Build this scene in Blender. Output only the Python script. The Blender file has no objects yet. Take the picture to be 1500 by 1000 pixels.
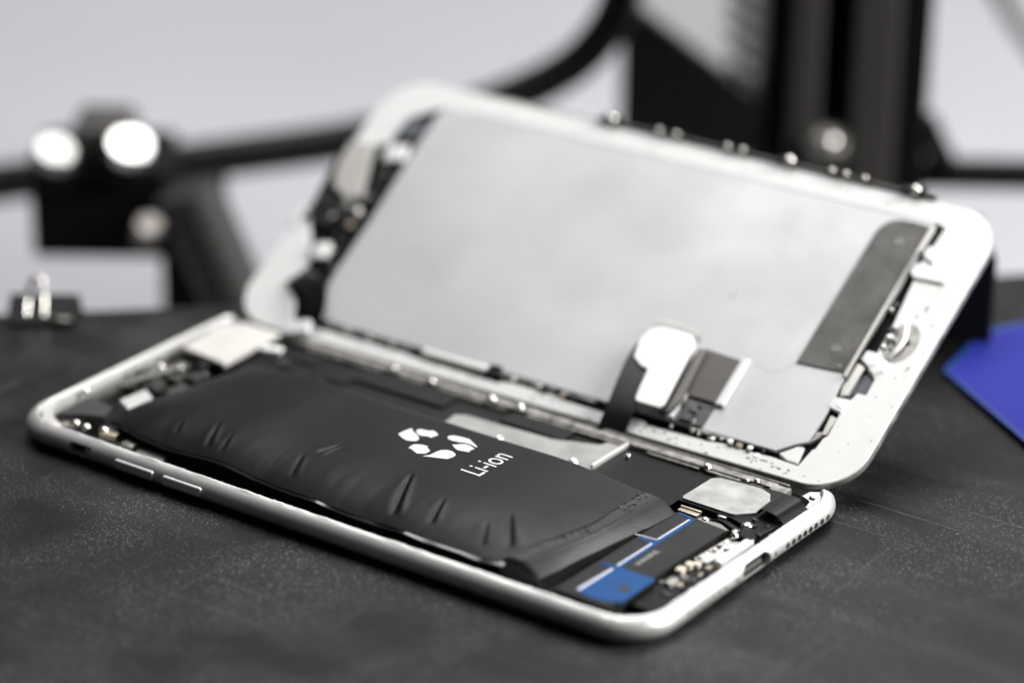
# Opened smartphone with a swollen battery on a black plate (all lengths in mm, written out in metres)
import bpy, bmesh, math, random
from mathutils import Vector, Matrix, noise
R = random.Random(7)
S = 0.001
scene = bpy.context.scene
col = scene.collection
rad = math.radians

# ------------------------------------------------------------------ materials
MATS = {}
def mat(name, base, rough=0.5, metal=0.0, spec=0.5, bump=0.0, bscale=900.0, rvar=0.0, rscale=120.0, coat=0.0, cvar=0.0, cscale=80.0):
    if name in MATS: return MATS[name]
    m = bpy.data.materials.new(name); m.use_nodes = True
    nt = m.node_tree; b = nt.nodes['Principled BSDF']
    if len(base) == 3: base = (*base, 1)
    b.inputs['Base Color'].default_value = base
    b.inputs['Roughness'].default_value = rough
    b.inputs['Metallic'].default_value = metal
    b.inputs['Specular IOR Level'].default_value = spec
    b.inputs['Coat Weight'].default_value = coat
    tc = nt.nodes.new('ShaderNodeTexCoord')
    def nz(scale, detail=6, rough_=0.6):
        n = nt.nodes.new('ShaderNodeTexNoise'); n.inputs['Scale'].default_value = scale
        n.inputs['Detail'].default_value = detail; n.inputs['Roughness'].default_value = rough_
        nt.links.new(tc.outputs['Object'], n.inputs['Vector']); return n
    if bump:
        n = nz(bscale); bp = nt.nodes.new('ShaderNodeBump')
        bp.inputs['Strength'].default_value = bump; bp.inputs['Distance'].default_value = 0.0002
        nt.links.new(n.outputs['Fac'], bp.inputs['Height']); nt.links.new(bp.outputs['Normal'], b.inputs['Normal'])
    if rvar:
        n = nz(rscale, 4); mr = nt.nodes.new('ShaderNodeMapRange')
        mr.inputs['From Min'].default_value = .3; mr.inputs['From Max'].default_value = .7
        mr.inputs['To Min'].default_value = max(.03, rough - rvar); mr.inputs['To Max'].default_value = min(1, rough + rvar)
        nt.links.new(n.outputs['Fac'], mr.inputs['Value']); nt.links.new(mr.outputs['Result'], b.inputs['Roughness'])
    if cvar:
        n = nz(cscale, 5); mx = nt.nodes.new('ShaderNodeMix'); mx.data_type = 'RGBA'
        mr = nt.nodes.new('ShaderNodeMapRange'); mr.inputs['From Min'].default_value = .35; mr.inputs['From Max'].default_value = .68
        nt.links.new(n.outputs['Fac'], mr.inputs['Value']); nt.links.new(mr.outputs['Result'], mx.inputs[0])
        mx.inputs[6].default_value = base
        mx.inputs[7].default_value = tuple(min(1, c * (1 + cvar)) for c in base[:3]) + (1,)
        nt.links.new(mx.outputs[2], b.inputs['Base Color'])
    MATS[name] = m
    return m

alu = mat('satin_aluminium', (.72, .715, .70), .38, .5, bump=.10, bscale=2500, rvar=.06, rscale=300)
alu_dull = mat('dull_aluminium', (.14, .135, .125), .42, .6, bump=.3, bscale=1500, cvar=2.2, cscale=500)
white = mat('white_plastic', (.85, .85, .84), .38, 0, bump=.12, bscale=700, cvar=-.05, cscale=260)
shield = mat('shield_sheet', (.57, .57, .583), .5, .45, bump=.06, bscale=500, rvar=.05, rscale=60, cvar=-.16, cscale=32)
bright = mat('bright_metal', (.88, .87, .85), .3, .5, bump=.1)
chrome = mat('screw_steel', (.85, .83, .78), .22, 1)
graym = mat('grey_bracket', (.080, .078, .074), .5, .4, spec=.3, bump=.15, bscale=600, cvar=.7, cscale=170)
lipm = mat('bracket_lip', (.36, .355, .33), .35, .7)
darkm = mat('dark_recess', (.012, .012, .012), .5)  # near-black; inside the port, speaker holes and switch slot it stands in for shade
black = mat('black_plastic', (.009, .009, .009), .42, spec=.16, bump=.2, bscale=900)
blackg = mat('black_gloss', (.007, .007, .0075), .3, spec=.2)
flexm = mat('black_flex', (.006, .0058, .006), .34, spec=.2)
pouch = mat('battery_pouch', (.0050, .0049, .0056), .42, spec=.19, bump=.10, bscale=3500, rvar=.05, rscale=200)
flapm = mat('battery_flap', (.011, .011, .0122), .46, spec=.32, bump=.25, bscale=1400, cvar=.6, cscale=160)
seamm = mat('seam_tape', (.010, .010, .010), .16, coat=.5)
print_w = mat('white_print', (.66, .66, .70), .6)
greyprint = mat('grey_print', (.45, .45, .45), .6)
blue = mat('blue_film', (.003, .054, .185), .42, spec=.2, bump=.1, cvar=.25, cscale=300)
paleline = mat('pale_edge', (.62, .66, .74), .4)
haptic = mat('motor_cover', (.014, .0136, .013), .45, spec=.2, bump=.2, bscale=700, cvar=.6, cscale=120)
cream = mat('cream_connector', (.66, .60, .50), .5)
gold = mat('tan_metal', (.62, .54, .42), .32, .9)
spk = mat('speaker_sheet', (.50, .495, .475), .5, .45, bump=.4, bscale=260, cvar=-.45, cscale=170)
portpl = mat('dock_sheet', (.62, .61, .58), .42, .6, cvar=-.3, cscale=400)
greenb = mat('circuit_board', (.030, .034, .022), .45, cvar=1.2, cscale=600)
sensor = mat('sensor_grey', (.085, .095, .115), .4)
beige = mat('beige_sheet', (.50, .485, .455), .45, .3)
residue = mat('glue_residue', (.6, .6, .58), .7)
bluecard = mat('blue_sheet', (.020, .024, .235), .6, spec=.15, bump=.1, cvar=.1, cscale=40)
blueedge = mat('blue_sheet_edge', (.006, .035, .20), .5)
machine = mat('machine_black', (.006, .006, .0065), .55, spec=.12)
anod = mat('anodised_grey', (.060, .056, .052), .5, spec=.3)
panelm = mat('panel_charcoal', (.040, .037, .040), .6, spec=.2)
bracem = mat('brace_grey', (.034, .033, .031), .6)
rubber = mat('cable_black', (.006, .006, .006), .5)
rubbergrey = mat('cable_grey', (.2, .2, .2), .5)
guardm = mat('guard_light', (.40, .395, .40), .6, spec=.2)
clipm = mat('clip_black', (.006, .006, .006), .5, spec=.15)

def table_mat():
    m = bpy.data.materials.new('scuffed_black_plate'); m.use_nodes = True
    nt = m.node_tree; N = nt.nodes; L = nt.links; b = N['Principled BSDF']
    tc = N.new('ShaderNodeTexCoord')
    def noise_(scale, detail=4, rough=.6, stretch=None, rot=0, dist=0.0):
        mp = N.new('ShaderNodeMapping'); L.new(tc.outputs['Object'], mp.inputs['Vector'])
        mp.inputs['Rotation'].default_value = (0, 0, rot)
        if stretch: mp.inputs['Scale'].default_value = stretch
        n = N.new('ShaderNodeTexNoise'); n.inputs['Scale'].default_value = scale; n.inputs['Detail'].default_value = detail
        n.inputs['Roughness'].default_value = rough; n.inputs['Distortion'].default_value = dist
        L.new(mp.outputs['Vector'], n.inputs['Vector']); return n.outputs['Fac']
    def ramp(x, a, c, lo=0.0, hi=1.0):
        r = N.new('ShaderNodeMapRange'); r.inputs['From Min'].default_value = a; r.inputs['From Max'].default_value = c
        r.inputs['To Min'].default_value = lo; r.inputs['To Max'].default_value = hi
        L.new(x, r.inputs['Value']); return r.outputs['Result']
    def math_(op, x, y):
        n = N.new('ShaderNodeMath'); n.operation = op; n.use_clamp = False
        for i, v in enumerate((x, y)):
            if isinstance(v, (int, float)): n.inputs[i].default_value = v
            else: L.new(v, n.inputs[i])
        return n.outputs[0]
    patch = ramp(noise_(38, 4, .6, dist=.6), .40, .68)           # dusty, handled areas
    grain = ramp(noise_(1500, 3, .7), .52, .78)                 # fine tooth of the coating
    scr1 = ramp(noise_(150, 3, .6, (.08, 4.5, 1), rad(-34), .3), .64, .72)
    scr2 = ramp(noise_(170, 3, .6, (4.5, .08, 1), rad(14), .3), .66, .74)
    wipes = ramp(noise_(30, 3, .55, (.35, 2.4, 1), rad(-22), .5), .50, .74)
    # sparse dust grains
    def specks(scale, thr, keep):
        v = N.new('ShaderNodeTexVoronoi'); v.inputs['Scale'].default_value = scale
        L.new(tc.outputs['Object'], v.inputs['Vector'])
        d = ramp(v.outputs['Distance'], thr, thr * .45)
        sp = N.new('ShaderNodeSeparateColor'); L.new(v.outputs['Color'], sp.inputs[0])
        k = math_('GREATER_THAN', sp.outputs[0], keep)
        return math_('MULTIPLY', d, k)
    s1 = math_('MULTIPLY', specks(2600, .34, .55), ramp(patch, .1, .9, .12, 1))
    s2 = specks(800, .13, .93)
    dusty = math_('ADD', math_('MULTIPLY', patch, .007), math_('MULTIPLY', math_('MULTIPLY', grain, ramp(patch, 0, 1, .25, 1)), .05))
    dusty = math_('ADD', dusty, math_('MULTIPLY', math_('ADD', scr1, scr2), .05))
    dusty = math_('ADD', dusty, math_('MULTIPLY', wipes, .015))
    dusty = math_('ADD', dusty, math_('MULTIPLY', s1, .27))
    dusty = math_('ADD', dusty, math_('MULTIPLY', s2, .22))
    tot = math_('ADD', dusty, .003)
    cc = N.new('ShaderNodeCombineColor')
    for i in range(3): L.new(tot, cc.inputs[i])
    L.new(cc.outputs[0], b.inputs['Base Color'])
    L.new(ramp(patch, 0, 1, .40, .56), b.inputs['Roughness'])
    b.inputs['Specular IOR Level'].default_value = .22
    bp = N.new('ShaderNodeBump'); bp.inputs['Strength'].default_value = .25; bp.inputs['Distance'].default_value = .0001
    L.new(math_('ADD', noise_(1800, 3, .7), math_('MULTIPLY', scr1, .6)), bp.inputs['Height'])
    L.new(bp.outputs['Normal'], b.inputs['Normal'])
    return m

# ------------------------------------------------------------------ mesh helpers
class MB:
    def __init__(s): s.bm = bmesh.new()
    def _faces(s, verts, faces):
        vs = [s.bm.verts.new(Vector(v) * S) for v in verts]
        for f in faces:
            try: s.bm.faces.new([vs[i] for i in f])
            except ValueError: pass
        return s
    def box(s, c, size, rz=0.0, bev=0.0, tilt=None):
        hx, hy, hz = [v / 2 for v in size]
        M = Matrix.Translation(c) @ Matrix.Rotation(rz, 4, 'Z')
        if tilt: M = M @ Matrix.Rotation(tilt[1], 4, tilt[0])
        g = bmesh.new()
        vs = [g.verts.new(M @ Vector((x, y, z)) * 1.0) for x in (-hx, hx) for y in (-hy, hy) for z in (-hz, hz)]
        for f in ((0,1,3,2),(4,6,7,5),(0,4,5,1),(2,3,7,6),(0,2,6,4),(1,5,7,3)): g.faces.new([vs[i] for i in f])
        if bev: bmesh.ops.bevel(g, geom=list(g.edges), offset=bev, segments=2, affect='EDGES', profile=.5)
        s._merge(g); return s
    def _merge(s, g):
        g.verts.index_update()
        s._faces([v.co[:] for v in g.verts], [[v.index for v in f.verts] for f in g.faces]); g.free()
    def prism(s, poly, z0, z1, bev=0.0):
        g = bmesh.new(); n = len(poly)
        a = sum(poly[i][0]*poly[(i+1)%n][1]-poly[(i+1)%n][0]*poly[i][1] for i in range(n))
        if a < 0: poly = poly[::-1]
        lo = [g.verts.new((p[0], p[1], z0)) for p in poly]; hi = [g.verts.new((p[0], p[1], z1)) for p in poly]
        g.faces.new(lo[::-1]); top = g.faces.new(hi)
        for i in range(n): g.faces.new((lo[i], lo[(i+1)%n], hi[(i+1)%n], hi[i]))
        if bev: bmesh.ops.bevel(g, geom=list(top.edges), offset=bev, segments=2, affect='EDGES', profile=.5)
        s._merge(g); return s
    def cyl(s, p0, p1, r, n=20, r1=None, bev=0.0):
        p0, p1 = Vector(p0), Vector(p1); d = (p1-p0).normalized(); u = d.orthogonal().normalized(); v = d.cross(u)
        r1 = r if r1 is None else r1
        rings = [(p0, r)] + ([(p1 - d*bev, r1), (p1 - d*bev*.3, r1 - bev*.7), (p1, r1 - bev)] if bev else [(p1, r1)])
        vs, fs = [], []
        for p, q in rings:
            for i in range(n):
                a = 2*math.pi*i/n; vs.append(p + (u*math.cos(a) + v*math.sin(a))*q)
        for k in range(len(rings)-1):
            for i in range(n): fs.append((k*n+i, k*n+(i+1)%n, (k+1)*n+(i+1)%n, (k+1)*n+i))
        fs.append(tuple(range(n))[::-1]); m = (len(rings)-1)*n; fs.append(tuple(range(m, m+n)))
        return s._faces(vs, fs)
    def tube(s, pts, r, n=14, smooth=6):
        P = [Vector(p) for p in pts]; Q = []
        for i in range(len(P)-1):
            a, b, c, d = P[max(i-1,0)], P[i], P[i+1], P[min(i+2,len(P)-1)]
            for k in range(smooth):
                t = k/smooth
                Q.append(.5*((2*b)+(c-a)*t+(2*a-5*b+4*c-d)*t*t+(3*b-a-3*c+d)*t**3))
        Q.append(P[-1]); vs, fs = [], []; u = None
        for i, p in enumerate(Q):
            d = (Q[min(i+1,len(Q)-1)]-Q[max(i-1,0)]).normalized()
            u = d.orthogonal().normalized() if u is None else (u - d*u.dot(d)).normalized()
            v = d.cross(u)
            for k in range(n):
                a = 2*math.pi*k/n; vs.append(p+(u*math.cos(a)+v*math.sin(a))*r)
        m = len(Q)
        for i in range(m-1):
            for k in range(n): fs.append((i*n+k, i*n+(k+1)%n, (i+1)*n+(k+1)%n, (i+1)*n+k))
        fs.append(tuple(range(n))[::-1]); fs.append(tuple(range((m-1)*n, m*n)))
        return s._faces(vs, fs)
    def grid(s, rows):
        n, m = len(rows), len(rows[0])
        vs = [p for r in rows for p in r]
        return s._faces(vs, [(i*m+j, i*m+j+1, (i+1)*m+j+1, (i+1)*m+j) for i in range(n-1) for j in range(m-1)])
    def strip(s, A, B, thick=.12, smooth=6):
        """a flexible ribbon lofted between two edge paths, with real thickness"""
        def cr(P):
            P = [Vector(p) for p in P]; Q = []
            for i in range(len(P)-1):
                a, b, c, d = P[max(i-1,0)], P[i], P[i+1], P[min(i+2,len(P)-1)]
                for k in range(smooth):
                    t = k/smooth; Q.append(.5*((2*b)+(c-a)*t+(2*a-5*b+4*c-d)*t*t+(3*b-a-3*c+d)*t**3))
            return Q+[P[-1]]
        a, b = cr(A), cr(B); rows = []
        for i in range(len(a)):
            t = (a[min(i+1,len(a)-1)]-a[max(i-1,0)]); n = t.cross(b[i]-a[i])
            n = n.normalized()*thick/2 if n.length else Vector((0,0,thick/2))
            rows.append((a[i]+n, b[i]+n, b[i]-n, a[i]-n, a[i]+n))
        s.grid(rows); k = rows[0]; e = rows[-1]
        s._faces(k[:4], [(3,2,1,0)]); s._faces(e[:4], [(0,1,2,3)]); return s
    def ball(s, c, r, sq=1.0):
        g = bmesh.new(); bmesh.ops.create_icosphere(g, subdivisions=2, radius=r)
        for v in g.verts: v.co = Vector((v.co.x, v.co.y, v.co.z*sq)) + Vector(c)
        s._merge(g); return s
    def mesh(s, name, m, sharp=32, weld=1e-7):
        bmesh.ops.remove_doubles(s.bm, verts=s.bm.verts, dist=weld)
        bmesh.ops.recalc_face_normals(s.bm, faces=s.bm.faces)
        me = bpy.data.meshes.new(name); s.bm.to_mesh(me); s.bm.free()
        fin(me, m, sharp); return me

def fin(me, m, sharp=32):
    me.materials.clear(); me.materials.append(m)
    for p in me.polygons: p.use_smooth = True; p.material_index = 0
    me.set_sharp_from_angle(angle=rad(sharp))

def obj(name, me, parent=None, loc=None, inv=None):
    o = bpy.data.objects.new(name, me); col.objects.link(o)
    if loc is not None: o.location = Vector(loc)*S
    if len(me.vertices) < 6000:
        md = o.modifiers.new('crisp_faces', 'WEIGHTED_NORMAL'); md.keep_sharp = True; md.weight = 80
    if parent is not None:
        o.parent = parent
        if inv is not None: o.matrix_parent_inverse = inv
    return o
def put(name, mb, m, parent=None, loc=None, inv=None, sharp=32): return obj(name, mb.mesh(name, m, sharp), parent, loc, inv)
def tag(o, label=None, cat=None, group=None, kind=None):
    for k, v in (('label', label), ('category', cat), ('group', group), ('kind', kind)):
        if v: o[k] = v
    return o
def rrect(L, W, r, n=14, x0=0.0, y0=0.0, d=0.0):
    out = []; r2 = r - d
    for cx, cy, a0 in ((L-r, W-r, 0), (r, W-r, 90), (r, r, 180), (L-r, r, 270)):
        for i in range(n+1):
            t = rad(a0+90*i/n); out.append((x0+cx+r2*math.cos(t), y0+cy+r2*math.sin(t)))
    return out
def curve_mesh(name, loops, z0, z1, bev, m):
    """filled flat outline with holes, extruded and bevelled"""
    cu = bpy.data.curves.new(name, 'CURVE'); cu.dimensions = '2D'; cu.fill_mode = 'BOTH'
    cu.extrude = max(1e-6, ((z1-z0)/2 - bev)*S); cu.bevel_depth = bev*S; cu.bevel_resolution = 2; cu.offset = -bev*S
    for lp in loops:
        sp = cu.splines.new('POLY'); sp.points.add(len(lp)-1); sp.use_cyclic_u = True
        for i, p in enumerate(lp): sp.points[i].co = (p[0]*S, p[1]*S, 0, 1)
    return from_curve(cu, (z0+z1)/2, m)
def from_curve(cu, z, m):
    o = bpy.data.objects.new('outline_source', cu); col.objects.link(o)
    dg = bpy.context.evaluated_depsgraph_get(); dg.update()
    me = bpy.data.meshes.new_from_object(o.evaluated_get(dg)); bpy.data.objects.remove(o)
    for v in me.vertices: v.co.z += z*S
    fin(me, m); return me
def boolean(me, cutter, m):
    a = bpy.data.objects.new('cut_target', me); b = bpy.data.objects.new('cut_tool', cutter)
    col.objects.link(a); col.objects.link(b)
    md = a.modifiers.new('cut', 'BOOLEAN'); md.object = b; md.operation = 'DIFFERENCE'; md.solver = 'EXACT'
    dg = bpy.context.evaluated_depsgraph_get(); dg.update()
    out = bpy.data.meshes.new_from_object(a.evaluated_get(dg))
    bpy.data.objects.remove(a); bpy.data.objects.remove(b); fin(out, m, 40); return out
def smooth(t): t = max(0., min(1., t)); return t*t*(3-2*t)

# ------------------------------------------------------------------ the phone
L_, W_, RAD = 138.3, 67.1, 9.5
phone = bpy.data.objects.new('smartphone', None); col.objects.link(phone)
phone.location = Vector((L_/2, W_/2, 0))*S
tag(phone, 'opened white smartphone with a swollen black battery and its screen folded back', 'phone')
PINV = Matrix.Translation(-Vector((L_/2, W_/2, 0))*S)
def part(name, mb, m, sharp=32): return put(name, mb, m, phone, None, PINV, sharp)
def sub(name, mb, m, parent, sharp=32): return put(name, mb, m, parent, None, None, sharp)
def submesh(name, me, parent): return obj(name, me, parent)

# display panel frame: u along the hinge, v away from it, w out of its inner side
LID = Matrix.Translation(Vector((-.733, 62.56, 3.05))) @ Matrix.Rotation(.0188, 4, 'Z') @ Matrix.Rotation(.5288, 4, 'X')
LINV = LID.inverted()
def lid_clear(p):
    """the far wall dips where the screen leans into it, easing off towards the corners"""
    x, y, z = p; q = LINV @ Vector(p)
    u, v = q.x, q.y
    dx = max(RAD-u, u-(L_-RAD), 0); dv = RAD-v
    out = math.hypot(dx, max(dv, 0))-RAD if dv > 0 else dx-RAD
    if q.z > -2.5:
        z2 = max(z - (q.z + 2.5)/math.cos(.5288), .8); k = smooth((3.2-out)/3.2)
        return (x, y, z+(z2-z)*k)
    return p

# --- case shell
prof = [(9.0, .03), (3.8, .03)]
for i in range(13):
    a = rad(-90 + 90*i/12); prof.append((3.0-3.0*math.cos(a), 2.38+2.33*math.sin(a)))
for i in range(1, 10):
    a = rad(62*i/9); prof.append((3.0-3.0*math.cos(a), 2.38+2.33*math.sin(a)))
prof += [(1.78, 4.52), (2.0, 4.60), (2.2, 4.54), (2.3, 4.38), (2.35, .7), (9.0, .7)]
mb = MB(); rings = []
NP = 30
for d, z in prof:
    ring = []
    pts = rrect(L_, W_, RAD, NP, d=d)
    dense = []
    for i, p in enumerate(pts):
        q = pts[(i+1) % len(pts)]; dist = math.dist(p, q); k = max(1, int(dist/1.2))
        if dist > 4:
            k = 100 if dist > 80 else 40
            dense += [(p[0]+(q[0]-p[0])*j/k, p[1]+(q[1]-p[1])*j/k) for j in range(k)]
        else: dense.append(p)
    for p in dense:
        x, y = p
        if 4.3 < z and d > 1.7:                       # burrs left along the pried edge
            n1 = noise.noise((x*.9, y*.9, z)); n2 = noise.noise((x*.35+9, y*.35, z))
            z_ = z + .09*n1 + .08*n2
        else: z_ = z
        ring.append(lid_clear((x, y, z_)))
    rings.append(ring)
n = len(rings[0])
for a, b in zip(rings, rings[1:]): mb._faces(a+b, [(i, (i+1) % n, n+(i+1) % n, n+i) for i in range(n)])
mb._faces(rings[0], [tuple(range(n))[::-1]]); mb._faces(rings[-1], [tuple(range(n))])
case_me = mb.mesh('case', alu, 40)
# holes cut into the case: port, speaker grilles, screw holes, switch slot
cut = MB()
def pill(c, ly, lz, depth):  # slot with round ends in the x = end face
    y, z = c; ring = []
    for s in (1, -1):
        for i in range(9):
            t = rad((-90 if s > 0 else 90)+180*i/8); ring.append((y+s*(ly-lz)/2+lz/2*math.cos(t), z+lz/2*math.sin(t)))
    m_ = len(ring); vs = [(L_+1, p[0], p[1]) for p in ring]+[(L_-depth, p[0], p[1]) for p in ring]
    cut._faces(vs, [tuple(range(m_)), tuple(range(m_, 2*m_))[::-1]]+[(i, m_+i, m_+(i+1) % m_, (i+1) % m_) for i in range(m_)])
pill((34.4, 2.3), 8.8, 3.0, 2.2)
GR = [44.3, 46.2, 48.1, 50.0, 51.8, 53.6, 55.6, 57.6]
GL = [13.6, 15.4, 17.2, 19.0, 20.8, 22.6, 24.4]
for y in GR: cut.cyl((L_+1, y, 2.1), (L_-1.3-(max(0, y-56.6)*.3), y, 2.1), .74, 16)
for y in GL: cut.cyl((L_+1, y, 2.2), (L_-.75, y, 2.2), .62, 16)
for y in (28.2, 40.4): cut.cyl((L_+1, y, 2.2), (L_-.9, y, 2.2), .5, 16)
cut.box((18.3, -.3, 2.6), (5.2, 3.4, 1.9), bev=.4)
case = obj('case', boolean(case_me, cut.mesh('cutter', darkm), alu), phone, None, PINV)

g = MB(); g.box((L_-1.65, 34.4, 2.3), (1.0, 8.4, 2.7)); sub('port_shade_block', g, darkm, case)  # dark block set in the port to imitate its shaded depth
g = MB(); g.box((L_-1.1, 34.6, 2.2), (.5, 5.2, .6), bev=.1); sub('port_contacts', g, lipm, case)
for y in GR:
    g = MB(); g.cyl((L_-1.3, y, 2.1), (L_-.55-(max(0, y-56.6)*.3), y, 2.1), .73, 16); sub('speaker_shade_plug', g, darkm, case)  # dark plugs near the surface give the speaker holes their shade
for y in GL:
    g = MB(); g.cyl((L_-.95, y, 2.2), (L_-.45, y, 2.2), .61, 16); sub('microphone_hole', g, mat('dusty_mesh', (.5, .49, .46), .7), case)
for y in (28.2, 40.4):
    g = MB(); g.cyl((L_-1.2, y, 2.2), (L_-.45, y, 2.2), .48, 12, bev=.1); sub('case_screw', g, lipm, case)
g = MB(); g.box((19.9, .95, 2.5), (1.6, 1.1, 1.2), bev=.25); sub('mute_switch', g, alu, case)
g = MB(); g.box((18.2, 1.35, 2.55), (4.6, .5, 1.6)); sub('switch_shade_liner', g, darkm, case)  # dark liner colours in the shade of the switch slot
for x in (31.2, 42.3):
    g = MB(); g.box((x, .28, 2.4), (8.9, 1.3, 1.8), bev=.36)
    sub('volume_button', g, alu, case, 50)
# antenna breaks: thin paler bands round the edge
for x0, w in ((131.3, .7), (8.4, .7)):
    g = MB(); rows = []
    for d, z in prof[3:24]:
        rows.append([(x0 - w/2, d-.02 - (.0), z+.012), (x0+w/2, d-.02, z+.012)])
    # follow the corner: shift rows by the rounded outline
    def oy(x): 
        if x > L_-RAD: return RAD-math.sqrt(max(0, RAD**2-(x-(L_-RAD))**2))
        if x < RAD: return RAD-math.sqrt(max(0, RAD**2-(RAD-x)**2))
        return 0
    rows = [[(p[0], p[1]+oy(p[0]), p[2]) for p in r] for r in rows]
    g.grid(rows); sub('antenna_band', g, mat('antenna_grey', (.50, .50, .485), .45), case)

# floor of the case
g = MB(); g.prism(rrect(L_, W_, RAD, 10, d=2.5), .72, 1.0); sub('inner_floor', g, black, case)

# far inner rail with its screws and clips
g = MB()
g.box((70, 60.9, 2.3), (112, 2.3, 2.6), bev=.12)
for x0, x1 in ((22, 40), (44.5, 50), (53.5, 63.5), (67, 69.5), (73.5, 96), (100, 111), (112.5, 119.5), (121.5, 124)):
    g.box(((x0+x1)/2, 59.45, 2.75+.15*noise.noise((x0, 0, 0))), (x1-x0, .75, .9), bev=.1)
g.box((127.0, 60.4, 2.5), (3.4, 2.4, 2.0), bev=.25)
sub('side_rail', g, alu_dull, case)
g = MB(); g.box((76, 61.9, 3.55), (104, .5, .5), bev=.1); sub('rail_lip', g, mat('rail_lip_metal', (.22, .215, .20), .42, .6, cvar=-.7, cscale=350), case)
screw_me = None
def screw(parent, p, r=.75, h=.35, axis=(0, 0, 1), m=chrome, name='screw'):
    g = MB(); a = Vector(axis).normalized(); p = Vector(p)
    g.cyl(p-a*.4, p+a*h*.5, r, 18, bev=r*.3); g.ball(p+a*h*.35, r*.86, .55)
    g.box(p+a*(h+.0), (r*1.0, r*.22, .06)); g.box(p+a*(h+.01), (r*.22, r*1.0, .06))
    return sub(name, g, m, parent)
for x, y, z, r in ((42.1, 60.9, 3.55, .75), (51.3, 60.4, 3.55, .8), (64.9, 60.7, 3.6, .95), (71.2, 60.9, 3.6, .95), (98.1, 56.0, 3.2, .5),
                   (112.2, 60.1, 3.6, .8), (120.5, 59.9, 3.3, .6), (122.2, 60.4, 3.6, .6)):
    screw(case, (x, y, z), r, .45)
g = MB(); g.cyl((127.1, 60.2, 2.5), (127.1, 59.15, 2.6), .62, 18); sub('rail_eyelet', g, darkm, case)
# corner lug at the far right
g = MB(); lug = [(132.9, 57.8), (133.2, 60.2), (134.6, 61.3), (136.1, 59.3), (136.8, 56.6), (136.6, 54.2), (135.6, 54.6), (135.4, 57.0), (134.4, 57.6)]
g.prism([(a-.9, b+1.2) for a, b in lug], 2.0, 4.0, .2); sub('corner_lug', g, bright, case); screw(case, (134.2, 59.4, 4.0), .9, .4)
g = MB(); lug = [(2.8, 10), (2.9, 6.8), (6.0, 3.6), (9.5, 2.8), (10.4, 3.9), (7.0, 5.2), (4.4, 8.0), (4.3, 10.5)]
g.prism(lug, 2.2, 4.1, .2); sub('corner_lug', g, bright, case)
# ragged glue left along the rim
g = MB()
def chip(x, y, z, s):
    a = R.uniform(0, 6.28); vs = []
    for k in range(4):
        t = a+k*1.57+R.uniform(-.4, .4); q = s*R.uniform(.5, 1.3); vs.append((x+q*math.cos(t), y+q*math.sin(t)*.7, z+R.uniform(-.08, .12)*s))
    top = (x, y, z+s*R.uniform(.4, .9)); g._faces(vs+[top], [(0, 1, 4), (1, 2, 4), (2, 3, 4), (3, 0, 4), (3, 2, 1, 0)])
rim = rrect(L_, W_, RAD, 40, d=2.1)
for i in range(420):
    k = R.randrange(len(rim)); p, q = rim[k], rim[(k+1) % len(rim)]; t = R.random()
    if R.random() < .75:   # long sides
        if R.random() < .55: x, y = R.uniform(12, 128), 2.15
        else: x, y = L_-2.15, R.uniform(10, 57)
    else: x, y = p[0]+(q[0]-p[0])*t, p[1]+(q[1]-p[1])*t
    x += R.uniform(-.25, .25); y += R.uniform(-.25, .25)
    pz = lid_clear((x, y, 4.5))
    if pz[2] > 4.4: chip(x, y, 4.46, R.choice((.10, .12, .16, .24)))
tag(sub('glue_residue', g, residue, case), kind='stuff')

# --- battery: swollen pouch
YN = [(10, 9.6), (17.4, 9.6), (26, 7.7), (34, 7.2), (44, 7.5), (54, 6.9), (63, 6.2), (73, 5.9), (88, 5.7), (100, 6.3), (108, 7.2), (130, 7.2)]
def y_near(x):
    for (a, p), (b, q) in zip(YN, YN[1:]):
        if x <= b: return p+(q-p)*smooth((x-a)/(b-a))
    return YN[-1][1]
def x_left(y): return 16.6 + (y-8)*.18
def x_right(y): return 111.4 - 5.4*(max(0, 26-y)/17)**1.5
Y_FAR = 41.6
WR = [(78.4, 18.2, 82.2, 8.6, .42, 1.0), (88.1, 14.6, 89.7, 9.0, .30, .8), (99.8, 17.5, 104.6, 10.6, .26, 1.3), (98.0, 13.6, 100.4, 8.6, .13, 1.0),
      (61.2, 20.4, 59.8, 16.4, .26, .75), (57.8, 14.2, 59.4, 9.2, .13, .9), (37.8, 15.6, 40.0, 9.6, .17, .85), (42.3, 13.8, 43.4, 9.4, .09, .7), (30.9, 13.6, 32.0, 10.4, .10, .8)]
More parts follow.
